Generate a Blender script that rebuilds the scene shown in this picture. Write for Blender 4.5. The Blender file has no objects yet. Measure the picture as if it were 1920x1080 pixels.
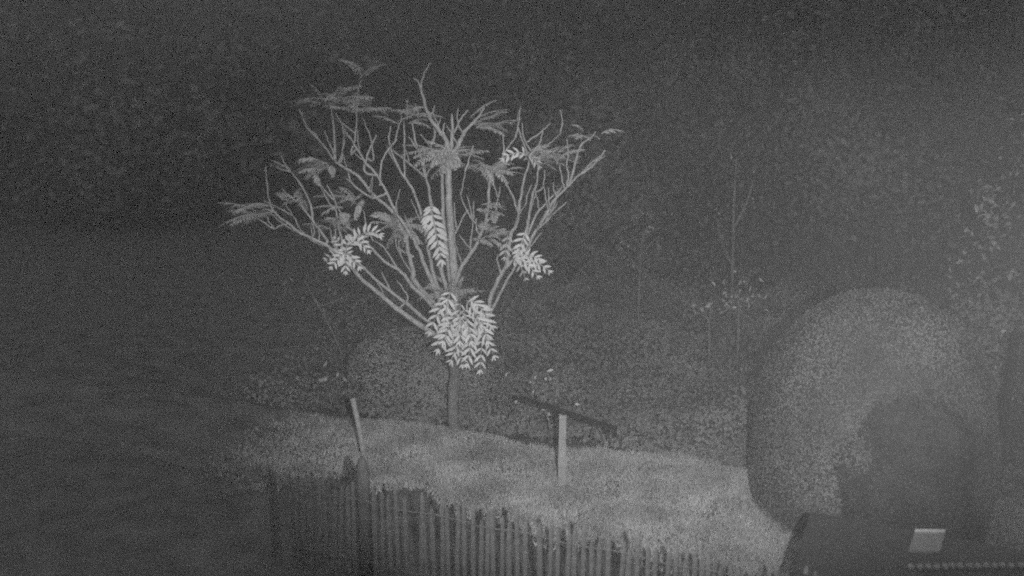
import bpy, math, random
import numpy as np
from mathutils import Vector, Matrix, noise as mnoise

random.seed(7)
rng = np.random.default_rng(11)
sc = bpy.context.scene
COL = sc.collection

# ------------------------------------------------------------------ camera
CAM = Vector((0.0, 0.0, 4.5))
PITCH = math.radians(14.0)
F = 1844.0                                    # focal length in photograph pixels (1920 wide)
cam_data = bpy.data.cameras.new('camera')
cam_data.sensor_width = 36.0
cam_data.lens = F / 1920.0 * 36.0
cam_data.clip_start = 0.05
cam_data.clip_end = 400.0
cam_data.dof.use_dof = True
cam_data.dof.focus_distance = 10.8
cam_data.dof.aperture_fstop = 0.75
cam = bpy.data.objects.new('camera', cam_data)
COL.objects.link(cam)
cam.location = CAM
cam.rotation_euler = (math.pi / 2 - PITCH, 0, 0)
sc.camera = cam

# ------------------------------------------------------------------ night sky (the infrared picture is grey)
world = bpy.data.worlds.new('World')
sc.world = world
world.use_nodes = True
wn = world.node_tree
wn.nodes.clear()
w_out = wn.nodes.new('ShaderNodeOutputWorld')
w_bg = wn.nodes.new('ShaderNodeBackground')
w_bg.inputs['Color'].default_value = (1, 1, 1, 1)
w_bg.inputs['Strength'].default_value = 0.47
wn.links.new(w_bg.outputs[0], w_out.inputs['Surface'])

# ------------------------------------------------------------------ infrared lamp of the night camera, the only light
lamp_data = bpy.data.lights.new('infrared_lamp', 'SPOT')
lamp_data.energy = 4000.0
lamp_data.color = (1, 1, 1)
lamp_data.spot_size = math.radians(51)
lamp_data.spot_blend = 0.65
lamp_data.shadow_soft_size = 0.05
lamp = bpy.data.objects.new('infrared_lamp', lamp_data)
COL.objects.link(lamp)
lamp.location = (0.48, 0.0, 4.50)


def ray(px, py):
    u, w = (px - 960) / F, (540 - py) / F
    return Vector((u, math.cos(PITCH) + w * math.sin(PITCH), -math.sin(PITCH) + w * math.cos(PITCH)))


def at(px, py, Y):
    d = ray(px, py)
    return CAM + d * (Y / d.y)


def on_z(px, py, z=0.0):
    d = ray(px, py)
    return CAM + d * ((z - CAM.z) / d.z)


aim = at(1140, 585, 11.0) - lamp.location
lamp.rotation_euler = aim.to_track_quat('-Z', 'Y').to_euler()
lamp.scale = (1.0, 0.72, 1.0)                 # the beam is wider than it is high, like the picture

sc.view_settings.view_transform = 'Standard'
sc.view_settings.look = 'None'
sc.view_settings.exposure = 0.0
sc.view_settings.gamma = 1.0
sc.view_settings.use_curve_mapping = False
sc.render.engine = 'CYCLES'
cy = sc.cycles
cy.use_denoising = False                      # keep the grain of the dark picture
cy.use_adaptive_sampling = True
cy.adaptive_threshold = 0.04
cy.adaptive_min_samples = 16
cy.max_bounces = 4
cy.diffuse_bounces = 2
cy.glossy_bounces = 1
cy.transmission_bounces = 1
cy.transparent_max_bounces = 4
cy.volume_bounces = 1
cy.sample_clamp_direct = 2.0
cy.sample_clamp_indirect = 1.0
cy.pixel_filter_type = 'GAUSSIAN'
cy.filter_width = 2.3

# ------------------------------------------------------------------ materials: grey, as infrared shows them


def material(name, lo, hi, scale=6.0, rough=0.8, bump=0.0, spec=0.2, detail=4.0, per_object=0.0):
    m = bpy.data.materials.new(name)
    m.use_nodes = True
    nt = m.node_tree
    b = nt.nodes['Principled BSDF']
    b.inputs['Roughness'].default_value = rough
    b.inputs['Specular IOR Level'].default_value = spec
    tc = nt.nodes.new('ShaderNodeTexCoord')
    n = nt.nodes.new('ShaderNodeTexNoise')
    n.inputs['Scale'].default_value = scale
    n.inputs['Detail'].default_value = detail
    nt.links.new(tc.outputs['Object'], n.inputs['Vector'])
    r = nt.nodes.new('ShaderNodeMapRange')
    r.inputs['From Min'].default_value = 0.3
    r.inputs['From Max'].default_value = 0.7
    r.inputs['To Min'].default_value = lo
    r.inputs['To Max'].default_value = hi
    nt.links.new(n.outputs['Fac'], r.inputs['Value'])
    c = nt.nodes.new('ShaderNodeCombineColor')
    for s in ('Red', 'Green', 'Blue'):
        nt.links.new(r.outputs[0], c.inputs[s])
    nt.links.new(c.outputs[0], b.inputs['Base Color'])
    if bump:
        bp = nt.nodes.new('ShaderNodeBump')
        bp.inputs['Strength'].default_value = bump
        bp.inputs['Distance'].default_value = 0.02
        nt.links.new(n.outputs['Fac'], bp.inputs['Height'])
        nt.links.new(bp.outputs[0], b.inputs['Normal'])
    return m


M_SOIL = material('soil', 0.08, 0.14, 3.0, 0.95, 0.6)
M_LAWN = material('lawn_soil', 0.09, 0.17, 2.2, 0.95, 0.6)
M_GRASS = material('grass_blades', 0.28, 0.56, 1.9, 0.7, spec=0.1)
M_BARK = material('bark', 0.30, 0.50, 18.0, 0.85, 0.5)
M_SHADEBARK = material('shaded_bark', 0.13, 0.24, 14.0, 0.9, 0.5)  # darker copy of bark: shade under the leaf bunch put into the trunk colour
M_LEAF = material('pale_leaf', 0.55, 0.70, 20.0, 0.6)
M_LEAF_DIM = material('thin_leaf', 0.40, 0.52, 20.0, 0.7)
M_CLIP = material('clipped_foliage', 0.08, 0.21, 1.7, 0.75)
M_MOUND = material('mound_foliage', 0.20, 0.30, 3.0, 0.75)
M_DARKLEAF = material('dark_foliage', 0.045, 0.08, 4.0, 0.8)  # inner growth of the bushes, and the shade tone of the added shrub
M_WOODLEAF = material('woodland_foliage', 0.12, 0.24, 1.3, 0.8)
M_GLOSSLEAF = material('glossy_leaf', 0.30, 0.70, 5.0, 0.45)
M_SHRUBLEAF = material('shrub_leaf', 0.20, 0.46, 5.0, 0.5)
M_TREELEAF = material('tree_foliage', 0.07, 0.18, 0.7, 0.8)
M_COVER = material('ground_cover', 0.13, 0.26, 1.1, 0.85)
M_DARKBARK = material('dark_bark', 0.06, 0.12, 10.0, 0.9, 0.5)
M_PALING = material('weathered_paling', 0.10, 0.20, 9.0, 0.9, 0.4)
M_POSTWOOD = material('dark_post_wood', 0.08, 0.13, 9.0, 0.9, 0.4)
M_WIRE = material('wire', 0.11, 0.18, 30.0, 0.5)
M_WHITE = material('white_paint', 0.28, 0.40, 14.0, 0.6, 0.1)
M_RAIL = material('dark_rail_wood', 0.03, 0.05, 20.0, 0.8, 0.2)
M_FELT = material('roofing_felt', 0.035, 0.06, 25.0, 0.95, 0.3)
M_BOARD = material('stained_boards', 0.04, 0.07, 14.0, 0.9, 0.3)
M_PALEBOARD = material('pale_board', 0.16, 0.21, 12.0, 0.7, 0.1)
M_LITEDGE = material('lit_lip', 0.55, 0.62, 12.0, 0.5)  # light caught on the raised lip, put into its colour
M_BULB = material('pale_bulb', 0.16, 0.36, 30.0, 0.4)

# ------------------------------------------------------------------ helpers


def mesh_from(name, verts, faces, mats, smooth=True, mat_idx=None):
    me = bpy.data.meshes.new(name)
    verts = np.asarray(verts, dtype=np.float32)
    faces = np.asarray(faces, dtype=np.int32) if not isinstance(faces, list) else faces
    if isinstance(faces, list):
        me.from_pydata([tuple(v) for v in verts], [], faces)
    else:
        k = faces.shape[1]
        me.vertices.add(len(verts))
        me.vertices.foreach_set('co', verts.ravel())
        me.loops.add(faces.size)
        me.loops.foreach_set('vertex_index', faces.ravel())
        me.polygons.add(len(faces))
        me.polygons.foreach_set('loop_start', np.arange(0, faces.size, k, dtype=np.int32))
        me.polygons.foreach_set('loop_total', np.full(len(faces), k, dtype=np.int32))
        me.update(calc_edges=True)
    for m in (mats if isinstance(mats, (list, tuple)) else [mats]):
        me.materials.append(m)
    if smooth:
        me.polygons.foreach_set('use_smooth', np.ones(len(me.polygons), dtype=bool))
    if mat_idx is not None:
        me.polygons.foreach_set('material_index', np.asarray(mat_idx, dtype=np.int32))
    me.update()
    return me


def put(name, me, parent=None, loc=(0, 0, 0), rot=None):
    o = bpy.data.objects.new(name, me)
    COL.objects.link(o)
    o.parent = parent
    o.location = loc
    if rot is not None:
        o.rotation_euler = rot
    return o


def tag(o, label=None, cat=None, group=None, kind=None):
    if label: o['label'] = label
    if cat: o['category'] = cat
    if group: o['group'] = group
    if kind: o['kind'] = kind
    return o


def thing(name, loc, label, cat, group=None, rz=0.0):
    o = bpy.data.objects.new(name, None)
    o.empty_display_size = 0.2
    COL.objects.link(o)
    o.location = loc
    o.rotation_euler = (0, 0, rz)
    return tag(o, label, cat, group)


class MB:
    """collects boxes, tubes and lathes"""
    def __init__(self):
        self.v, self.f = [], []

    def box(self, c, s, R=None, taper=1.0, jitter=0.0):
        i = len(self.v)
        for z in (-1, 1):
            for x, y in ((-1, -1), (1, -1), (1, 1), (-1, 1)):
                k = taper if z > 0 else 1.0
                p = Vector((x * s[0] / 2 * k, y * s[1] / 2 * k, z * s[2] / 2))
                if jitter:
                    p += Vector((random.uniform(-1, 1), random.uniform(-1, 1), random.uniform(-1, 1))) * jitter
                if R is not None: p = R @ p
                self.v.append(p + Vector(c))
        for q in ((0, 3, 2, 1), (4, 5, 6, 7), (0, 1, 5, 4), (1, 2, 6, 5), (2, 3, 7, 6), (3, 0, 4, 7)):
            self.f.append(tuple(i + k for k in q))
        return self

    def tube(self, pts, rad, n=6, cap=True):
        pts = [Vector(p) for p in pts]
        i0 = len(self.v)
        up = Vector((0.31, -0.87, 0.38)).normalized()
        for k, p in enumerate(pts):
            d = (pts[min(k + 1, len(pts) - 1)] - pts[max(k - 1, 0)])
            d = d.normalized() if d.length > 1e-9 else Vector((0, 0, 1))
            a = d.cross(up)
            if a.length < 1e-3: a = d.cross(Vector((1, 0, 0)))
            a.normalize()
            b = d.cross(a)
            r = rad[k] if hasattr(rad, '__len__') else rad
            for j in range(n):
                t = 2 * math.pi * j / n
                self.v.append(p + (a * math.cos(t) + b * math.sin(t)) * r)
        for k in range(len(pts) - 1):
            for j in range(n):
                a0 = i0 + k * n + j
                a1 = i0 + k * n + (j + 1) % n
                self.f.append((a0, a1, a1 + n, a0 + n))
        if cap:
            self.f.append(tuple(i0 + j for j in reversed(range(n))))
            self.f.append(tuple(i0 + (len(pts) - 1) * n + j for j in range(n)))
        return self

    def mesh(self, name, mat, smooth=False, origin=(0, 0, 0)):
        o = Vector(origin)
        return mesh_from(name, [v - o for v in self.v], self.f, mat, smooth)


def leaf_cloud(P, N, L, W, tip=None):
    """one folded four-point leaf per row of P; N normals, L lengths, W widths"""
    n = len(P)
    N = N / np.maximum(np.linalg.norm(N, axis=1, keepdims=True), 1e-6)
    T = rng.normal(size=(n, 3)) if tip is None else tip
    T = T - N * (T * N).sum(1, keepdims=True)
    T /= np.maximum(np.linalg.norm(T, axis=1, keepdims=True), 1e-6)
    B = np.cross(N, T)
    L = np.broadcast_to(L, (n,))[:, None]
    W = np.broadcast_to(W, (n,))[:, None]
    v = np.empty((n, 4, 3))
    v[:, 0] = P
    v[:, 1] = P + T * L * 0.45 + B * W * 0.5 + N * W * 0.18
    v[:, 2] = P + T * L - N * L * 0.12
    v[:, 3] = P + T * L * 0.45 - B * W * 0.5 + N * W * 0.18
    f = (np.arange(n) * 4)[:, None]
    tri = np.concatenate([f + np.array([[0, 1, 2]]), f + np.array([[0, 2, 3]])], 0)
    return v.reshape(-1, 3), tri


def clumpy_cloud(centre, radii, n, clumps, size, spread=0.16, flat=0.0, shell=0.55):
    """leaves gathered in clumps through the outer part of an ellipsoid"""
    d = rng.normal(size=(clumps, 3))
    d /= np.linalg.norm(d, axis=1, keepdims=True)
    r = shell + (1 - shell) * rng.random((clumps, 1)) ** 0.7
    c = d * r
    k = rng.integers(0, clumps, n)
    w = rng.random(clumps) * 0.8 + 0.6
    p = c[k] + rng.normal(size=(n, 3)) * spread * w[k][:, None]
    N = p + rng.normal(size=(n, 3)) * 0.6 + np.array([0, 0, 0.3])
    P = p * np.asarray(radii) + np.asarray(centre)
    s = size * (0.6 + 0.8 * rng.random(n))
    return leaf_cloud(P, N, s, s * 0.55)


# ------------------------------------------------------------------ the ground
G = 62.0
g = 24
xs = np.linspace(-G, G, g + 1)
gv = [(x, y, -0.004) for y in xs for x in xs]
gf = np.array([(j * (g + 1) + i, j * (g + 1) + i + 1, (j + 1) * (g + 1) + i + 1, (j + 1) * (g + 1) + i)
               for j in range(g) for i in range(g)])
tag(put('ground', mesh_from('ground', gv, gf, M_SOIL)), 'dark garden soil stretching away under the trees and into the night', kind='structure')

A = on_z(700, 790)                    # far edge of the lawn
B = on_z(1400, 880)
ED = (B - A).normalized()             # along the lawn edge, which the fence follows
EN = Vector((-ED.y, ED.x, 0))         # away from the camera


def edge(s, n=0.0):
    return A + ED * s + EN * n


lawn_rows = []
for i in range(41):
    s = -14.0 + i * 0.575
    lawn_rows.append((edge(s, 0.10 * math.sin(s * 2.1) + 0.05 * math.sin(s * 5.3)), edge(s, -1.75 + 0.14 * math.sin(s * 1.7) + 0.07 * math.sin(s * 4.9) - min(max((s - 2.2) * 0.35, 0), 0.8))))  # near edge stops short; bare dark soil stands in for shade behind the fence
lv, lf = [], []
for a, b in lawn_rows:
    lv += [(a.x, a.y, 0.0), (b.x, b.y, 0.0)]
for i in range(40):
    lf.append((2 * i, 2 * i + 1, 2 * i + 3, 2 * i + 2))
tag(put('lawn', mesh_from('lawn', lv, lf, M_LAWN, False)), 'lit strip of lawn lying behind the paling fence', kind='structure')

# grass blades on the lawn
n = 230000
s = -2.6 + 11.3 * rng.random(n) ** 0.8
t = -rng.random(n) * 2.6
edge_w = 0.10 * np.sin(s * 2.1) + 0.05 * np.sin(s * 5.3)
P = np.array(A)[None] + np.array(ED)[None] * s[:, None] + np.array(EN)[None] * (t + edge_w)[:, None]
P[:, 2] = 0.0
hmap = np.array([mnoise.noise(Vector((x * 1.7, y * 1.7, 0.3))) + 0.6 * mnoise.noise(Vector((x * 5, y * 5, 2.1))) for x, y in P[:, :2]])
keep = (hmap > rng.uniform(-1.6, -0.1, n)) & (rng.random(n) < np.clip((s + 1.3) / 1.3, 0, 1)) & (t > -1.62 - 0.35 * rng.random(n) ** 2 + 0.14 * np.sin(s * 1.7) + 0.10 * np.sin(s * 6.1) - np.clip((s - 2.2) * 0.35, 0, 0.8))
P, hmap = P[keep], hmap[keep]
n = len(P)
h = (0.025 + 0.035 * np.clip(hmap + 0.5, 0, 1.4)) * (0.6 + 0.8 * rng.random(n))
ang = rng.uniform(0, 2 * np.pi, n)
lean = rng.normal(size=(n, 2)) * 0.55
bw = 0.0065
v = np.empty((n, 3, 3))
v[:, 0] = P + np.stack([np.cos(ang) * bw, np.sin(ang) * bw, np.zeros(n)], 1)
v[:, 1] = P - np.stack([np.cos(ang) * bw, np.sin(ang) * bw, np.zeros(n)], 1)
v[:, 2] = P + np.stack([lean[:, 0] * h, lean[:, 1] * h, h], 1)
tag(put('lawn_grass', mesh_from('lawn_grass', v.reshape(-1, 3), np.arange(n * 3).reshape(-1, 3), M_GRASS, False)),
    'short tufted pale grass covering the lawn', 'grass', kind='stuff')

# low undergrowth in the bed behind the lawn and rising towards the trees
n = 120000
s = rng.uniform(-3, 12, n)
t = 0.05 + rng.random(n) ** 1.3 * 11.0
P = np.array(A)[None] + np.array(ED)[None] * s[:, None] + np.array(EN)[None] * t[:, None]
hm = np.array([mnoise.noise(Vector((x * 0.8, y * 0.8, 5.3))) + 0.5 * mnoise.noise(Vector((x * 2.3, y * 2.3, 1.1))) for x, y in P[:, :2]])
keep = rng.random(n) < np.clip((s + 2.6) / 3.0, 0.0, 1.0)
P, hm, t = P[keep], hm[keep], t[keep]
n = len(P)
P[:, 2] = np.clip((0.10 + 0.045 * t) * (1.0 + 1.3 * hm), 0.02, None) * (0.3 + 0.7 * rng.random(n))
N = rng.normal(size=(n, 3)) * 0.6 + np.array([0, -0.5, 0.8])
sz = 0.035 + 0.05 * rng.random(n) ** 2
v, f = leaf_cloud(P, N, sz, sz * 0.6)
tag(put('undergrowth', mesh_from('undergrowth', v, f, M_COVER, False)), 'dim leafy undergrowth filling the bed beyond the lawn', 'undergrowth', kind='stuff')

# ------------------------------------------------------------------ far woodland closing the view
hx = np.linspace(-60, 60, 41)  # slope added as backing so no bright sky shows between the trees
hy = np.array([30, 33, 36, 40, 46, 54, 61.0])
hzs = np.array([-0.3, 3.5, 8.0, 12.0, 14.2, 15.0, 15.2])
hv = [(x, y + 1.5 * math.sin(x * .21), z * (1 + .08 * math.sin(x * .17 + 1)) + .3 * math.sin(x * .7 + y)) for y, z in zip(hy - 1.6, hzs) for x in hx]
hf = np.array([(j * 41 + i, j * 41 + i + 1, (j + 1) * 41 + i + 1, (j + 1) * 41 + i) for j in range(6) for i in range(40)])
tag(put('backing_hill', mesh_from('backing_hill', hv, hf, M_SOIL)), 'added dark slope behind the woods, hiding the bright sky', kind='structure')
vs, fs, off = [], [], 0
for k in range(120):
    x = -34 + 68 * (k + random.random()) / 120
    y = 25 + random.random() * 9
    z = random.uniform(0.5, 11.5)
    v, f = clumpy_cloud((x, y, z), (2.6, 2.0, 2.4), 1050, 22, 0.26, 0.2, shell=0.3)
    v[:, 2] = np.abs(v[:, 2])
    vs.append(v); fs.append(f + off); off += len(v)
tag(put('far_woodland', mesh_from('far_woodland', np.concatenate(vs), np.concatenate(fs), M_WOODLEAF, False)),
    'dark mass of trees beyond the garden', 'woodland', kind='stuff')


def tree(name, base, height, trunk_r, crown_c, crown_r, n, clumps, leaf, label, mat, cat='tree', group=None, limbs=7):
    root = thing(name, base, label, cat, group)
    mb = MB()
    top = Vector((crown_c[0] - base[0], crown_c[1] - base[1], height * 0.72))
    pts = [Vector((0, 0, -0.05)), top * 0.35 + Vector((0.08, 0, 0)), top * 0.7 + Vector((-0.06, 0.05, 0)), top]
    mb.tube(pts, [trunk_r * 1.3, trunk_r, trunk_r * 0.7, trunk_r * 0.25], 8)
    for i in range(limbs):
        a = i * 2.4 + random.random()
        st = pts[1].lerp(pts[3], 0.15 + 0.75 * i / limbs)
        e = Vector((crown_c[0] - base[0] + math.cos(a) * crown_r[0] * 0.75, crown_c[1] - base[1] + math.sin(a) * crown_r[1] * 0.75,
                    crown_c[2] + random.uniform(-0.3, 0.6) * crown_r[2]))
        mid = st.lerp(e, 0.5) + Vector((0, 0, 0.12 * crown_r[2]))
        mb.tube([st, mid, e], [trunk_r * 0.45, trunk_r * 0.28, trunk_r * 0.1], 5)
    put('trunk', mb.mesh('trunk', M_DARKBARK, True), root)
    v, f = clumpy_cloud((crown_c[0] - base[0], crown_c[1] - base[1], crown_c[2]), crown_r, n, clumps, leaf)
    put('crown', mesh_from('crown', v, f, mat, False), root)
    return root


p = at(1640, 250, 17)
tree('woodland_tree', (p.x, 17.0, 0), 7.0, 0.16, (p.x, 17.0, 3.4), (2.7, 2.2, 2.9), 26000, 60, 0.11,
     'big dim leafy tree rising behind the tall clipped dome bush', M_TREELEAF, group='trees beyond the garden')
p = at(1395, 330, 19)
tree('woodland_tree', (p.x, 19.0, 0), 6.5, 0.14, (p.x, 19.0, 2.9), (1.9, 1.8, 3.0), 18000, 50, 0.11,
     'narrow faint tree to the left of the big dim tree behind the dome', M_TREELEAF, group='trees beyond the garden')
p = at(1160, 500, 21)
tree('woodland_tree', (p.x, 21.0, 0), 4.0, 0.12, (p.x, 21.0, 1.2), (2.6, 1.8, 1.8), 11000, 60, 0.15,
     'low spreading tree far back between the lit bare tree and the dome', M_WOODLEAF, group='trees beyond the garden')
p = at(1905, 470, 11.4)
tree('leafy_shrub', (p.x + 0.35, 11.4, 0), 3.6, 0.06, (p.x + 0.5, 11.4, 1.9), (1.0, 0.9, 1.7), 1500, 60, 0.10,
     'tall loose shrub with bright leaves at the right edge of the view', M_SHRUBLEAF, 'shrub')

# ------------------------------------------------------------------ clipped bushes


def clipped_bush(name, base, profile, n, leaf, label, mat, seed, squash=1.0, lumps=0.06):
    """profile: (height, radius) pairs; a leafy skin over dense inner growth"""
    root = thing(name, base, label, 'bush')
    zs = np.array([q[0] for q in profile]); rs = np.array([q[1] for q in profile])
    H = zs[-1]

    def skin(th, z, k=1.0):
        r = np.interp(z, zs, rs)
        d = np.array([mnoise.noise(Vector((math.cos(a) * 1.6 + seed, math.sin(a) * 1.6, b * 1.6))) for a, b in zip(th, z)])
        return np.stack([np.cos(th) * r * (1 + lumps * 1.6 * d) * k, np.sin(th) * r * squash * (1 + lumps * 1.6 * d) * k, z * (0.5 + 0.5 * k)], 1)

    nz, nt = 22, 36
    zz = np.repeat(np.linspace(0.0, H, nz), nt)
    tt = np.tile(np.linspace(0, 2 * np.pi, nt, endpoint=False), nz)
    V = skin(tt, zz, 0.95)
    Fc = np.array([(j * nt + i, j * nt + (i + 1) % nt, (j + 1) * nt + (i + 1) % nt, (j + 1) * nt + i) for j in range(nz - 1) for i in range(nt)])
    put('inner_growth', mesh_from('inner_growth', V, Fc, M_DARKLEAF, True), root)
    # even spread over the surface of revolution
    zt = np.linspace(0, H, 400)
    rt = np.interp(zt, zs, rs)
    wgt = rt * np.sqrt(1 + np.gradient(rt, zt) ** 2) + 1e-3
    z = np.interp(rng.random(n), np.cumsum(wgt) / wgt.sum(), zt)
    th = rng.uniform(0, 2 * np.pi, n)
    p = skin(th, z, 1.0) * (1 - 0.05 * rng.random((n, 1)) ** 2)
    slope = np.interp(z, zt, np.gradient(rt, zt))
    N = np.stack([np.cos(th), np.sin(th), -slope], 1)
    N /= np.linalg.norm(N, axis=1, keepdims=True)
    tip = N * 0.7 + rng.normal(size=(n, 3)) * 0.6 + np.array([0, 0, 0.4])
    sz = leaf * (0.6 + 0.8 * rng.random(n))
    v, f = leaf_cloud(p, N + rng.normal(size=(n, 3)) * 0.45, sz, sz * 0.5, tip)
    put('foliage', mesh_from('foliage', v, f, mat, False), root)
    return root


def dome_profile(H, R, zmax=0.35, base=0.9, p=2.3):
    out = []
    for i in range(30):
        z = H * i / 29
        if z < H * zmax:
            k = 1 - (1 - base) * (1 - z / (H * zmax)) ** 2
        else:
            q = (z - H * zmax) / (H * (1 - zmax))
            k = max(1 - q ** p, 0) ** (1 / p)
        out.append((z, R * k))
    return out


c = at(1626, 900, 9.05)
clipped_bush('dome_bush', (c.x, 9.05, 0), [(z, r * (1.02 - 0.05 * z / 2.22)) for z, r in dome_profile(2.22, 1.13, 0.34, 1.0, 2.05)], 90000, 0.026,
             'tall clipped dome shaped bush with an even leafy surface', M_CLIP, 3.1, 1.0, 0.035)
c = at(1690, 900, 8.12)  # dark shrub added in place of the shadow lying on the dome
clipped_bush('dome_shade_shrub', (c.x, 8.25, 0), dome_profile(1.56, 0.60, 0.45, 1.0, 1.8), 22000, 0.04,
             'added dark shrub shaped as the shade on the front of the tall dome bush', M_DARKLEAF, 8.3, 1.0, 0.34)
c = at(800, 780, 11.95)
clipped_bush('mound_bush', (c.x, 11.95, 0), dome_profile(0.95, 1.0, 0.3, 0.95, 2.6), 26000, 0.035,
             'low rounded mound bush behind the trunk of the lit tree', M_MOUND, 5.7, 0.75)

# ------------------------------------------------------------------ the lit tree: stems fan out from a short trunk
TREE_Y = 11.0
tb = at(852, 812, TREE_Y)
TB = Vector((tb.x, TREE_Y, 0.0))
tree_root = thing('garden_tree', TB, 'pale bare stemmed tree fanning out above a bright bunch of hanging leaves', 'tree')

known = []                                   # (px, py, Y) of all stems so far


def smooth(pts, sub=4):
    out = []
    for i in range(len(pts) - 1):
        p0, p1, p2, p3 = pts[max(i - 1, 0)], pts[i], pts[i + 1], pts[min(i + 2, len(pts) - 1)]
        for k in range(sub):
            t = k / sub
            out.append(tuple(0.5 * ((2 * p1[j]) + (-p0[j] + p2[j]) * t + (2 * p0[j] - 5 * p1[j] + 4 * p2[j] - p3[j]) * t * t
                                    + (-p0[j] + 3 * p1[j] - 3 * p2[j] + p3[j]) * t ** 3) for j in range(len(p1))))
    out.append(pts[-1])
    return out


def stem(name, pix, dy, w0, w1, join=True):
    """pix: path in the picture plane; dy: how far the tip leans towards or away from the camera; w: width in photograph pixels"""
    pix = list(pix)
    y0 = TREE_Y
    if known and join:
        bx = min(known, key=lambda k: (k[0] - pix[0][0]) ** 2 + (k[1] - pix[0][1]) ** 2)
        y0 = bx[2]
        if math.hypot(bx[0] - pix[0][0], bx[1] - pix[0][1]) < 42:
            pix = [(bx[0], bx[1])] + (pix if math.hypot(bx[0] - pix[0][0], bx[1] - pix[0][1]) > 3 else pix[1:])
    sp = smooth(pix)
    n = len(sp)
    pts, rad = [], []
    for i, (x, y) in enumerate(sp):
        t = i / (n - 1)
        Y = y0 + dy * t
        known.append((x, y, Y))
        P = at(x, y, Y)
        wob = 0.006 * (1 if i else 0)
        P += Vector((random.uniform(-1, 1), random.uniform(-1, 1), random.uniform(-1, 1))) * wob
        pts.append(P - TB)
        r = (w0 * 0.88 + (w1 * 0.68 - w0 * 0.88) * t ** 0.8) / 2 / F * (P - CAM).length
        rad.append(r * (1 + 0.14 * math.sin(i * 2.3) * (i % 3 == 0)))
    mb = MB().tube(pts, rad, 7)
    return put(name, mb.mesh(name, M_SHADEBARK if name == 'trunk' else M_BARK, True), tree_root)


stem('trunk', [(852, 812), (850, 760), (853, 700), (855, 645), (853, 612)], 0.03, 25, 29, False)
stem('branch', [(854, 650), (853, 590), (852, 520), (848, 455), (843, 390), (841, 330), (842, 295)], 0.1, 21, 17, False)
MAIN = [
    # leader and its upper forks
    ([(842, 300), (846, 273), (849, 240), (846, 214)], 0.1, 13, 5),
    ([(846, 290), (836, 262), (820, 240), (802, 212), (793, 180), (789, 160), (796, 136), (807, 118)], -0.2, 11, 4),
    ([(846, 290), (858, 276), (868, 252), (883, 234), (899, 217), (908, 200)], -0.1, 11, 4),
    ([(850, 560), (838, 470), (831, 400), (829, 340), (836, 300)], 0.25, 12, 8),
    # left centre stems
    ([(850, 600), (829, 512), (822, 485), (814, 440), (807, 376), (799, 336), (776, 313), (736, 281)], 0.4, 12, 5),
    ([(846, 600), (818, 530), (808, 493), (798, 440), (784, 381), (767, 344), (749, 318), (732, 275), (729, 258), (732, 236)], 0.2, 11, 4),
    ([(842, 600), (810, 530), (796, 496), (783, 463), (767, 434), (745, 402), (725, 362), (707, 328), (685, 304), (664, 270), (649, 249)], -0.3, 12, 4),
    ([(838, 600), (780, 530), (776, 512), (767, 480), (762, 448), (751, 425), (738, 398), (701, 366), (673, 332), (649, 316), (629, 303), (605, 270), (577, 240), (560, 205)], 0.1, 13, 4),
    # middle left limb
    ([(840, 612), (800, 562), (773, 537), (753, 510), (720, 490), (693, 460), (672, 442), (650, 425)], -0.3, 12, 5),
    # long low left limb and its twin
    ([(845, 645), (800, 618), (747, 580), (713, 553), (683, 527), (660, 503), (633, 476), (609, 458), (563, 437), (541, 419), (513, 397), (503, 366), (498, 313)], -0.5, 14, 4),
    ([(842, 625), (792, 594), (767, 573), (733, 547), (700, 520), (677, 497), (650, 470)], -0.2, 10, 6),
    # right arching branch
    ([(854, 530), (867, 497), (887, 470), (900, 443), (910, 416), (915, 392), (917, 360), (920, 334), (926, 318), (944, 304), (966, 293), (988, 290)], -0.4, 10, 6),
    # long right limb and its twin
    ([(862, 655), (890, 625), (913, 587), (922, 553), (940, 514), (960, 490), (977, 480), (990, 462), (1003, 434), (1019, 413), (1039, 376), (1061, 353), (1082, 331), (1106, 316), (1122, 298), (1135, 282)], -0.3, 13, 4),
    ([(868, 655), (912, 600), (925, 575), (950, 528), (965, 500), (982, 476)], -0.2, 9, 6),
    ([(948, 500), (957, 443), (968, 422), (974, 385), (978, 358), (984, 331), (991, 304), (986, 279), (976, 255)], 0.1, 9, 4),
    ([(975, 478), (987, 433), (993, 400), (999, 365), (1007, 337), (1008, 300)], 0.3, 9, 4),
    ([(990, 440), (1006, 403), (1030, 374), (1050, 354)], 0.2, 7, 4),
]
for a in MAIN:
    stem('branch', *a)
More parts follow.
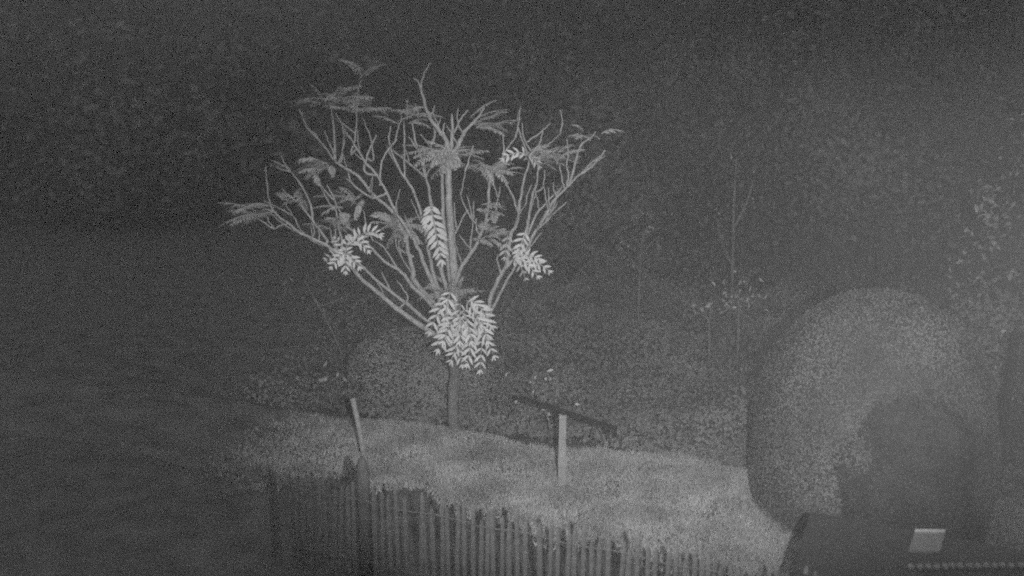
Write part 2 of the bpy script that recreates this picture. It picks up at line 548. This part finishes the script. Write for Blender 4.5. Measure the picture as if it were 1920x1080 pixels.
TWIGS = [
    ([(789, 163), (783, 152), (775, 145)], 0, 4, 3), ([(803, 214), (811, 212), (815, 197)], 0, 5, 3),
    ([(852, 250), (864, 222), (877, 207)], .1, 6, 4), ([(832, 256), (831, 243), (834, 230)], 0, 5, 3),
    ([(757, 330), (758, 289), (758, 227)], .2, 5, 4), ([(800, 338), (792, 301), (782, 279), (767, 258)], -.1, 8, 4),
    ([(784, 281), (777, 255), (773, 231)], 0, 5, 4), ([(725, 362), (698, 371), (667, 350), (649, 334)], .2, 6, 4),
    ([(707, 328), (684, 322), (687, 295), (698, 270), (705, 252)], .2, 6, 4), ([(629, 303), (627, 267), (624, 227), (620, 194)], -.2, 7, 4),
    ([(640, 300), (643, 273), (647, 240)], .1, 5, 3), ([(625, 285), (618, 270), (608, 246)], -.1, 5, 3),
    ([(658, 290), (666, 261), (669, 212), (673, 166), (679, 148)], .2, 5, 3), ([(713, 345), (716, 303), (728, 281), (744, 262)], .1, 6, 4),
    ([(700, 300), (695, 258), (679, 221)], .2, 5, 3), ([(613, 450), (593, 423), (570, 393), (560, 380)], .2, 7, 4),
    ([(590, 415), (582, 385), (567, 350), (547, 323)], .1, 6, 4), ([(640, 470), (640, 447), (633, 417), (628, 377), (613, 347)], .3, 6, 4),
    ([(636, 475), (613, 462), (585, 452), (563, 430)], .2, 5, 3), ([(743, 500), (720, 463), (700, 452)], .1, 6, 3),
    ([(735, 545), (720, 520), (716, 510)], .1, 4, 3), ([(850, 445), (860, 423), (877, 393)], -.2, 6, 4),
    ([(880, 480), (887, 417), (888, 377)], .3, 5, 3), ([(900, 443), (893, 425), (893, 408)], 0, 5, 3),
    ([(972, 400), (960, 365), (950, 347), (941, 337)], -.2, 6, 4), ([(991, 300), (1000, 284), (1012, 268), (1018, 246)], 0, 5, 4),
    ([(1005, 360), (1018, 350), (1022, 318)], .1, 5, 3), ([(1058, 356), (1054, 335), (1049, 308)], .1, 5, 3),
    ([(1068, 344), (1079, 304), (1088, 273), (1109, 258), (1116, 246)], .1, 6, 4), ([(1010, 428), (1022, 418), (1040, 398), (1062, 380)], -.1, 5, 3),
    ([(942, 512), (933, 492), (934, 478), (948, 470)], -.1, 5, 3), ([(747, 580), (765, 560), (755, 540), (745, 527)], .1, 5, 3),
    ([(775, 480), (752, 470), (748, 455), (760, 445)], .1, 5, 3), ([(1061, 353), (1066, 330), (1062, 312)], .1, 5, 3),
    ([(887, 470), (872, 455), (862, 440)], .1, 4, 3), ([(910, 416), (928, 400), (934, 372), (938, 350)], .2, 5, 3),
    ([(513, 397), (500, 392), (480, 388)], 0, 4, 3), ([(541, 419), (528, 422), (516, 430)], -.1, 4, 3),
]
for a in TWIGS:
    stem('branch', *a)
for (x, y) in [(620, 320), (655, 345), (690, 380), (730, 420), (560, 430), (590, 440), (640, 480), (700, 500), (720, 560), (770, 300), (790, 340), (812, 280),
               (760, 450), (780, 520), (890, 420), (925, 330), (985, 320), (1000, 390), (1040, 370), (1090, 328), (960, 420), (870, 250), (600, 265), (670, 280),
               (705, 330), (750, 320), (640, 250), (660, 410), (610, 400), (800, 420), (818, 470), (1010, 330), (1030, 400), (835, 330), (865, 280)] + [(random.uniform(520, 1110), random.uniform(240, 540)) for _ in range(55)]:
    bx = min(known, key=lambda q: (q[0] - x) ** 2 + (q[1] - y) ** 2)
    an = math.radians(90 - (bx[0] - 852) * 0.11 + random.uniform(-38, 38))
    ln = random.uniform(28, 62)
    mx, my = bx[0] + math.cos(an) * ln * .5 + random.uniform(-5, 5), bx[1] - math.sin(an) * ln * .5
    stem('branch', [(bx[0], bx[1]), (mx, my), (bx[0] + math.cos(an) * ln, bx[1] - math.sin(an) * ln)], random.uniform(-.25, .25), 4.2, 2.6)

# compound leaves: a midrib with pairs of drooping leaflets
LF_V = [(0, 0, 0), (0.22, 0.115, 0.035), (0.22, -0.115, 0.035), (0.55, 0.15, 0.03), (0.55, -0.15, 0.03), (0.85, 0.07, -0.03), (0.85, -0.07, -0.03),
        (1.0, 0, -0.1), (0.22, 0, 0), (0.55, 0, -0.01), (0.85, 0, -0.06)]
LF_F = [(0, 8, 1), (0, 2, 8), (8, 9, 3, 1), (8, 2, 4, 9), (9, 10, 5, 3), (9, 4, 6, 10), (10, 7, 5), (10, 6, 7)]
LEAFLET = mesh_from('leaflet', LF_V, LF_F, M_LEAF, True)
leaflet_count = 0


def leaf(p0, p1, Y0, dY, pairs, ll, sag=0.0, face=None, bright=True, wid=1.0, spread=58):
    """one pinnate leaf whose midrib runs between two picture points, bowed by sag"""
    global leaflet_count
    a = at(p0[0], p0[1], Y0)
    b = at(p1[0], p1[1], Y0 + dY)
    side = Vector((0, 0, 1))
    pts = []
    for i in range(9):
        t = i / 8
        pts.append(a.lerp(b, t) + side * sag * 4 * t * (1 - t))
    axis_tot = (b - a).length
    mb = MB().tube([q - a for q in pts], [0.007 - 0.004 * i / 8 for i in range(9)], 4)
    view = (CAM - a).normalized()
    nrm0 = (view if face is None else Vector(face)).normalized()
    nrm0 = (nrm0 + Vector((random.uniform(-.3, .3), random.uniform(-.3, .3), random.uniform(-.2, .3)))).normalized()
    mats = []
    for k in range(pairs):
        t = 0.12 + 0.86 * k / max(pairs - 1, 1)
        i = min(int(t * 8), 7)
        q = pts[i].lerp(pts[i + 1], t * 8 - i) - a
        d = (pts[i + 1] - pts[i]).normalized()
        nn = (nrm0 - d * nrm0.dot(d)).normalized()
        lat = d.cross(nn)
        size = ll * (0.72 + 0.5 * math.sin(math.pi * (0.15 + 0.75 * t))) * (1.0 if t < 0.85 else 0.8)
        for sgn in ((-1, 1) if k < pairs - 1 else (-1, 1, 0)):
            an = math.radians(spread - 22 * t + random.uniform(-9, 9)) if sgn else 0.0
            x = (d * math.cos(an) + lat * sgn * math.sin(an) - nn * random.uniform(0.05, 0.35)).normalized()
            z = (nn + lat * random.uniform(-.35, .35) + d * random.uniform(-.2, .2))
            z = (z - x * z.dot(x)).normalized()
            y = z.cross(x)
            s_ = size * random.uniform(0.88, 1.12)
            R = Matrix((x, y * wid, z)).transposed().to_4x4()
            mats.append(Matrix.Translation(q) @ R @ Matrix.Scale(s_, 4))
    if bright and leaflet_count + len(mats) <= 300:
        o = put('leaf', mb.mesh('leaf', M_BARK, True), tree_root, a - TB)
        for m in mats:
            c = bpy.data.objects.new('leaflet', LEAFLET)
            COL.objects.link(c)
            c.parent = o
            c.matrix_local = m
        leaflet_count += len(mats)
    else:
        V, Fa = [v for v in mb.v], list(mb.f)
        for m in mats:
            i = len(V)
            V += [m @ Vector(q) for q in LF_V]
            Fa += [tuple(i + j for j in q) for q in LF_F]
        o = put('leaf', mesh_from('leaf', V, Fa, M_LEAF if bright else M_LEAF_DIM, True), tree_root, a - TB)
    return o


# the bright bunch in front of the trunk, hanging towards the camera
Yc = TREE_Y - 0.55
for p0, p1, dY, pr, ll, sg in [
    ((842, 556), (806, 622), -.10, 6, .125, .05), ((862, 582), (822, 655), -.14, 7, .135, .04), ((880, 600), (846, 676), -.20, 7, .13, .03),
    ((892, 612), (876, 682), -.22, 6, .12, .03), ((905, 622), (900, 694), -.20, 6, .11, .02), ((886, 600), (926, 668), -.12, 7, .11, .04),
    ((878, 558), (922, 612), -.10, 7, .125, .05), ((846, 545), (834, 596), -.16, 4, .12, .03), ((868, 590), (862, 640), -.30, 6, .13, .02),
    ((896, 585), (914, 640), -.26, 6, .115, .03), ((868, 575), (884, 640), -.36, 6, .12, .02), ((874, 562), (900, 610), -.3, 5, .12, .03),
    ((850, 600), (832, 640), -.3, 5, .12, .02), ((856, 640), (866, 684), -.3, 4, .10, .0), ((863, 566), (862, 610), -.38, 4, .11, .01)]:
    leaf(p0, p1, Yc, dY, pr, ll * 0.9, sg, None, True, 0.85)
# the single long leaf hanging left of the leader
leaf((806, 378), (828, 488), TREE_Y - .35, -.1, 9, .135, .0)
leaf((812, 382), (800, 420), TREE_Y - .30, -.1, 3, .12, .0)
# the rosette on the low left limb
for p1, pr, ll in [((612, 486), 5, .085), ((622, 500), 5, .085), ((648, 508), 5, .09), ((672, 500), 4, .08), ((628, 448), 4, .085), ((654, 445), 4, .08)]:
    leaf((648, 474), p1, TREE_Y - .35, random.uniform(-.2, .1), pr, ll, .02)
leaf((655, 464), (712, 440), TREE_Y - .3, -.1, 8, .095, .09)
leaf((652, 462), (690, 470), TREE_Y - .3, -.15, 6, .08, .08)
# the fan on the right limb
for p1, pr, ll in [((1030, 508), 7, .09), ((1008, 518), 6, .085), ((985, 522), 5, .085), ((1012, 488), 6, .085)]:
    leaf((962, 484), p1, TREE_Y - .4, random.uniform(-.2, .1), pr, ll, .05)
leaf((986, 432), (970, 478), TREE_Y - .35, -.1, 5, .10, .0)
leaf((952, 440), (946, 482), TREE_Y - .2, -.1, 4, .09, .0, bright=False)
# leaves hanging off the arch
leaf((988, 290), (944, 298), TREE_Y - .4, -.1, 5, .075, .04)
leaf((990, 292), (1010, 312), TREE_Y - .4, -.1, 4, .07, .03, bright=False)

# thin edge-on sprays higher up and at the far left
SPRAYS = [((500, 392), 5, 78, (185, 225)), ((500, 398), 3, 70, (150, 185)), ((605, 312), 6, 45, (120, 300)), ((660, 380), 6, 70, (60, 260)),
          ((750, 425), 10, 62, (0, 360)), ((838, 292), 16, 66, (0, 360)), ((920, 322), 8, 55, (0, 360)), ((1000, 300), 6, 60, (-30, 60)),
          ((1060, 300), 5, 55, (-20, 200)), ((620, 190), 7, 70, (-20, 200)), ((680, 205), 6, 65, (-20, 200)), ((765, 225), 6, 60, (-20, 200)),
          ((895, 232), 6, 70, (-30, 60)), ((690, 140), 4, 60, (0, 180)), ((550, 380), 4, 40, (0, 360)), ((640, 430), 5, 50, (0, 180)),
          ((930, 395), 4, 40, (0, 360)), ((840, 560), 10, 60, (20, 200)), ((905, 440), 5, 45, (-60, 60)), ((1110, 255), 3, 40, (0, 180))]
for (x, y), k, ln, (a0, a1) in SPRAYS:
    for i in range(int(k * 1.9)):
        an = math.radians(random.uniform(a0, a1))
        l_ = ln * random.uniform(.6, 1.15)
        bx = min(known, key=lambda q: (q[0] - x) ** 2 + (q[1] - y) ** 2)
        sx, sy = x + random.uniform(-20, 20), y + random.uniform(-11, 11)
        leaf((sx, sy), (sx + math.cos(an) * l_, sy - math.sin(an) * l_ * .55), bx[2], random.uniform(-.45, .45), 12, .055, .03,
             (random.uniform(-.5, .5), random.uniform(-.5, .3), 1.0), False, 1.0)

# ------------------------------------------------------------------ small plants in the half light


def sapling(name, pix, Y, w, label, twigs, nleaf, lsz, mat=M_SHRUBLEAF):
    b = at(*pix[0], Y)
    base = Vector((b.x, Y, 0))
    root = thing(name, base, label, 'sapling' if name == 'sapling' else 'plant',
                 'thin saplings before the dark trees' if name == 'sapling' else 'weeds around the lawn')
    P = [at(x, y, Y) - base for x, y in smooth(pix)]
    P = [Vector((P[0].x, 0, -0.02))] + P
    r = w / 2 / F * Y
    mb = MB().tube(P, [r * (1.2 - 0.9 * i / (len(P) - 1)) for i in range(len(P))], 6)
    tips = [P[-1]]
    for tw in twigs:
        Q = [at(x, y, Y + 0.1) - base for x, y in smooth(tw)]
        mb.tube(Q, [r * (0.8 - 0.5 * i / (len(Q) - 1)) for i in range(len(Q))], 5)
        tips += [Q[-1], Q[len(Q) // 2]]
    put('stem', mb.mesh('stem', M_COVER, True), root)
    k = rng.integers(0, len(tips), nleaf)
    T = np.array([tuple(q) for q in tips])
    pp = T[k] + rng.normal(size=(nleaf, 3)) * lsz * 1.8
    pp[:, 2] = np.maximum(pp[:, 2], 0.03)
    v, f = leaf_cloud(pp, rng.normal(size=(nleaf, 3)) + np.array([0, -1.0, 0.6]), lsz * (0.6 + 0.8 * rng.random(nleaf)), lsz * .5)
    put('foliage', mesh_from('foliage', v, f, mat, False), root)
    return root


sapling('sapling', [(1196, 660), (1197, 600), (1199, 540), (1200, 500), (1203, 455), (1215, 425)], 14.5, 5,
        'thin bare sapling with a forked top in front of the dark trees', [[(1199, 510), (1182, 485), (1160, 460)], [(1201, 480), (1222, 455), (1236, 442)]], 26, .06)
sapling('sapling', [(1372, 690), (1371, 600), (1374, 480), (1376, 380), (1381, 300)], 15.5, 7,
        'tall thin faint trunk standing between the forked sapling and the dome bush', [[(1375, 430), (1400, 380), (1412, 340)], [(1373, 500), (1352, 450), (1345, 410)]], 30, .06)
sapling('leafy_weed', [(1384, 640), (1385, 590), (1386, 545)], 13.0, 4,
        'pale leafed weed standing left of the dome bush', [[(1385, 600), (1376, 570), (1370, 560)], [(1385, 580), (1396, 556), (1402, 540)]], 60, .075)
sapling('leafy_weed', [(1330, 640), (1330, 600), (1332, 578)], 13.0, 4,
        'small weed with one bright leaf left of the taller pale weed', [[(1330, 610), (1322, 590), (1318, 578)]], 14, .10)
sapling('leafy_weed', [(1030, 790), (1022, 765), (1008, 735)], 10.6, 4,
        'small weed with bright leaves peeping over the dark rail', [[(1022, 765), (1014, 745), (1002, 722)], [(1024, 770), (1030, 756), (1036, 748)]], 16, .07, M_GLOSSLEAF)
sapling('leafy_weed', [(628, 760), (622, 725), (612, 702)], 12.0, 4,
        'faint weed leaning left of the thin white stake', [[(622, 728), (632, 715), (640, 712)]], 14, .09)
sapling('leafy_weed', [(640, 660), (612, 600), (570, 525)], 13.5, 5,
        'faint leaning stalk behind the low left limb of the lit tree', [[(612, 600), (600, 575), (590, 565)], [(600, 575), (640, 560), (650, 548)]], 40, .085, M_COVER)

# ------------------------------------------------------------------ white posts and the dark rail
b = on_z(684, 862); tp = at(662, 750, b.y)
o = thing('white_stake', (b.x, b.y, 0), 'thin white stake leaning left beside the dark fence post', 'stake')
mb = MB().tube([Vector((0, 0, -0.02)), (tp - b) * 0.5 + Vector((0.006, 0, 0)), tp - b], [0.030, 0.029, 0.028], 10)
put('shaft', mb.mesh('shaft', M_WHITE, False), o)
d = (tp - b)
put('cap', MB().tube([d, d * 1.02, d * 1.03], [0.033, 0.033, 0.016], 10).mesh('cap', M_WHITE, False), o)

b = on_z(1053, 910); tp = at(1053, 776, b.y)
o = thing('rail_post', (b.x, b.y, 0), 'thicker white post carrying the dark level rail', 'post')
put('shaft', MB().box((0, 0, tp.z / 2), (0.075, 0.075, tp.z), None, 0.9, 0.003).mesh('shaft', M_WHITE), o)
put('collar', MB().box((0.004, 0, tp.z * 0.36), (0.092, 0.092, 0.10)).mesh('collar', M_WHITE), o)
ra, rb = on_z(976, 745, tp.z + 0.03), on_z(1150, 803, tp.z + 0.03)
q = (rb - ra)
ang = math.atan2(q.y, q.x)
r = thing('hand_rail', (ra.x, ra.y, tp.z), 'dark level rail resting on the thicker white post', 'rail', rz=ang)
put('bar', MB().box((q.length / 2, 0, 0.03), (q.length, 0.042, 0.042), None, 1.0, 0.003).mesh('bar', M_RAIL), r)
put('end_hook', MB().box((q.length + 0.014, 0, 0.0), (0.025, 0.055, 0.12)).mesh('end_hook', M_RAIL), r)

# ------------------------------------------------------------------ paling fence in front of the lawn
fa, fb = on_z(680, 893, 1.0), on_z(1400, 1030, 1.0)
fd = (fb - fa).normalized()
fang = math.atan2(fd.y, fd.x)
fo = Vector((fa.x, fa.y, 0))
fence = thing('paling_fence', fo, 'dark paling fence of uneven thin pales in front of the lawn', 'fence', rz=fang)
sp = 0.067
pale_meshes = []
for k in range(10):
    w = random.uniform(0.028, 0.040)
    h = random.uniform(0.86, 0.97)
    mb = MB()
    top = [(-w / 2, 0.0), (-w * random.uniform(.1, .3), 1.0), (w * random.uniform(.05, .3), 0.9), (w / 2, 0.1)]
    bend = random.uniform(-.012, .012)
    prof = [(-w / 2, -0.02), (w / 2, -0.02), (w / 2 + bend, h * .5), (w / 2, h - 0.06), (top[2][0], h - 0.01), (top[1][0], h), (-w / 2, h - 0.055), (-w / 2 + bend, h * .5)]
    th = 0.018
    mb.v = [Vector((x, -th / 2, z)) for x, z in prof] + [Vector((x, th / 2, z)) for x, z in prof]
    m_ = len(prof)
    mb.f = [tuple(range(m_)), tuple(reversed(range(m_, 2 * m_)))] + [(i, i + m_, (i + 1) % m_ + m_, (i + 1) % m_) for i in range(m_)]
    pale_meshes.append(mb.mesh('pale', M_PALING))
s0, s1 = -0.95, 3.7
k = 0
s = s0
posts = [-0.02]
while s < s1:
    if min(abs(s - q) for q in posts) > 0.075 and random.random() > 0.03:
        put('pale', pale_meshes[k % 10], fence, (s, random.uniform(-.006, .006), random.uniform(-.05, .03)), (0, random.gauss(0, .02), 0))
    k += 3 if random.random() < .5 else 1
    s += sp * random.uniform(0.85, 1.18)
for z in (0.22, 0.78):
    put('wire', MB().tube([Vector((s0 + (s1 - s0) * i / 30, -0.017 + 0.003 * math.sin(i * 2.2), z + 0.012 * math.sin(i * 1.3))) for i in range(31)], 0.006, 5).mesh('wire', M_WIRE, True), fence)
for q in posts:
    mb = MB().tube([Vector((0, 0.03, -.05)), Vector((0.004, 0.03, .6)), Vector((0, 0.03, 1.08)), Vector((0, .03, 1.16))], [.062, .058, .055, .018], 9)
    put('post', mb.mesh('post', M_POSTWOOD, True), fence, (q, 0, 0))

# ------------------------------------------------------------------ low dark store with a flat roof in the corner
BZ = 0.9
c0 = on_z(1525, 960, BZ)
c1 = on_z(1640, 981, BZ)
bd = (c1 - c0); bd.z = 0; bd.normalize()
bang = math.atan2(bd.y, bd.x)
W_, D_ = 2.3, 1.5
store = thing('garden_store', (c0.x, c0.y, 0), 'low dark garden store with a flat felt roof below the dome bush', 'shed', rz=bang)
# local axes: x along the back edge, -y towards the camera
put('roof', MB().box((W_ / 2, -D_ / 2, BZ - 0.025), (W_, D_, 0.05)).mesh('roof', M_FELT), store)
for nm, c_, s_ in (('fascia', (W_ / 2, 0.012, BZ - 0.06), (W_ + 0.04, 0.02, 0.09)), ('fascia', (-0.012, -D_ / 2, BZ - 0.062), (0.02, D_ - 0.004, 0.09))):
    put(nm, MB().box(c_, s_).mesh(nm, M_BOARD), store)
plank_m = MB().box((0, 0, 0), (0.022, 0.135, BZ - 0.1)).mesh('plank', M_BOARD)
plank_n = MB().box((0, 0, 0), (0.135, 0.022, BZ - 0.1)).mesh('plank', M_BOARD)
for i in range(10):
    put('plank', plank_m, store, (0.05 + random.uniform(-.002, .002), -0.1 - i * 0.142, (BZ - 0.1) / 2))
for i in range(15):
    put('plank', plank_n, store, (0.15 + i * 0.142, -0.05 + random.uniform(-.002, .002), (BZ - 0.1) / 2))
    put('plank', plank_n, store, (0.15 + i * 0.142, -D_ + 0.05 + random.uniform(-.002, .002), (BZ - 0.1) / 2))

# pale board lying on the roof
p0, p1 = on_z(1715, 997, BZ + .03), on_z(1772, 998, BZ + .03)
p2 = on_z(1704, 1031, BZ + .03)
bo = thing('pale_board', (p2.x, p2.y, BZ), 'small pale square board with a bright raised back edge on the dark roof', 'board')
xd, yd = p1 - p0, p0 - p2


def slab(a, x, y, z0, z1):
    mb = MB()
    mb.v = [a + k + Vector((0, 0, z)) for z in (z0, z1) for k in (Vector((0, 0, 0)), x, x + y, y)]
    mb.f = [(0, 3, 2, 1), (4, 5, 6, 7), (0, 1, 5, 4), (1, 2, 6, 5), (2, 3, 7, 6), (3, 0, 4, 7)]
    return mb


Z0 = Vector((0, 0, 0))
put('panel', slab(Z0, xd, yd, 0.006, 0.028).mesh('panel', M_PALEBOARD), bo)
put('back_lip', slab(yd * 1.005, xd, yd * 0.05, 0.004, 0.046).mesh('back_lip', M_LITEDGE), bo)
for kx in (0.06, 0.86):
    put('foot', slab(xd * kx + yd * .1, xd * .08, yd * .8, 0.0, 0.006).mesh('foot', M_BOARD), bo)

# a string of pale bulbs laid across the roof
q0, q1 = on_z(1700, 1064, BZ + .025), on_z(1935, 1061, BZ + .025)
st = thing('bulb_string', (q0.x, q0.y, BZ), 'string of small pale bulbs lying across the dark roof', 'light string')
qd = q1 - q0; qd.z = 0
put('cord', MB().tube([qd * (i / 20) + Vector((0, 0, .008)) for i in range(21)], 0.006, 5).mesh('cord', M_RAIL, True), st)
prof = [(0, 0.0), (0.012, 0.004), (0.021, 0.014), (0.023, 0.024), (0.019, 0.036), (0.010, 0.043), (0, 0.045)]
bulb_m = MB().tube([Vector((0, 0, z)) for _, z in prof], [max(r_, .001) for r_, _ in prof], 10).mesh('bulb', M_BULB, True)
for i in range(15):
    t = (i + .5) / 15
    put('bulb', bulb_m, st, qd * t + Vector((random.uniform(-.003, .003), random.uniform(-.004, .004), 0.008)), (random.uniform(-.3, .3), random.uniform(-.3, .3), 0))

# ------------------------------------------------------------------ dark gate at the right with a shaded hedge behind it
gb = on_z(1864, 932)
gate = thing('garden_gate', (gb.x, gb.y, 0), 'dark upright gate frame right of the dome bush', 'gate')
GH = 1.75
put('stile', MB().box((0, 0, GH / 2), (0.075, 0.06, GH)).mesh('stile', M_RAIL), gate)
put('stile', MB().box((0.42, 0.05, GH / 2), (0.05, 0.05, GH)).mesh('stile', M_RAIL), gate, (0, 0, 0))
put('stile', MB().box((0.84, 0.1, GH / 2), (0.075, 0.06, GH)).mesh('stile', M_RAIL), gate)
for z in (0.12, GH - .06):
    put('rail', MB().box((0.42, 0.10, z), (0.78, 0.03, 0.05)).mesh('rail', M_RAIL), gate)
hb = Vector((gb.x + 0.8, gb.y + 1.0, 0))
hedge = thing('dark_hedge', hb, 'shaded hedge with a few bright leaves seen through the gate', 'hedge')
n = 5200
pp = np.stack([rng.uniform(-.85, 1.2, n), rng.uniform(-.45, .45, n), rng.random(n) * 1.75], 1)
v, f = leaf_cloud(pp, rng.normal(size=(n, 3)) + np.array([0, -.6, .4]), .05 + .05 * rng.random(n), .04)
put('foliage', mesh_from('foliage', v, f, M_WOODLEAF, False), hedge)
n = 46
pp = np.stack([rng.uniform(-.8, .8, n), rng.uniform(-.55, -.45, n), rng.random(n) * 1.7], 1)
v, f = leaf_cloud(pp, rng.normal(size=(n, 3)) * .4 + np.array([0, -1, .5]), .05 + .03 * rng.random(n), .045)
put('young_leaves', mesh_from('young_leaves', v, f, M_GLOSSLEAF, False), hedge)

# ------------------------------------------------------------------ night mist
hz = bpy.data.materials.new('haze')
hz.use_nodes = True
nt = hz.node_tree
nt.nodes.clear()
out = nt.nodes.new('ShaderNodeOutputMaterial')
pv = nt.nodes.new('ShaderNodeVolumePrincipled')
pv.inputs['Color'].default_value = (0.95, 0.95, 0.95, 1)
pv.inputs['Density'].default_value = 0.028
pv.inputs['Anisotropy'].default_value = 0.79
nt.links.new(pv.outputs[0], out.inputs['Volume'])
H0, H1 = -1.0, 18.5
hm_ = MB().box((0, 0, (H0 + H1) / 2), (130, 130, H1 - H0)).mesh('haze', hz)
tag(put('haze', hm_), 'thin even night mist filling the garden', 'mist', kind='stuff')
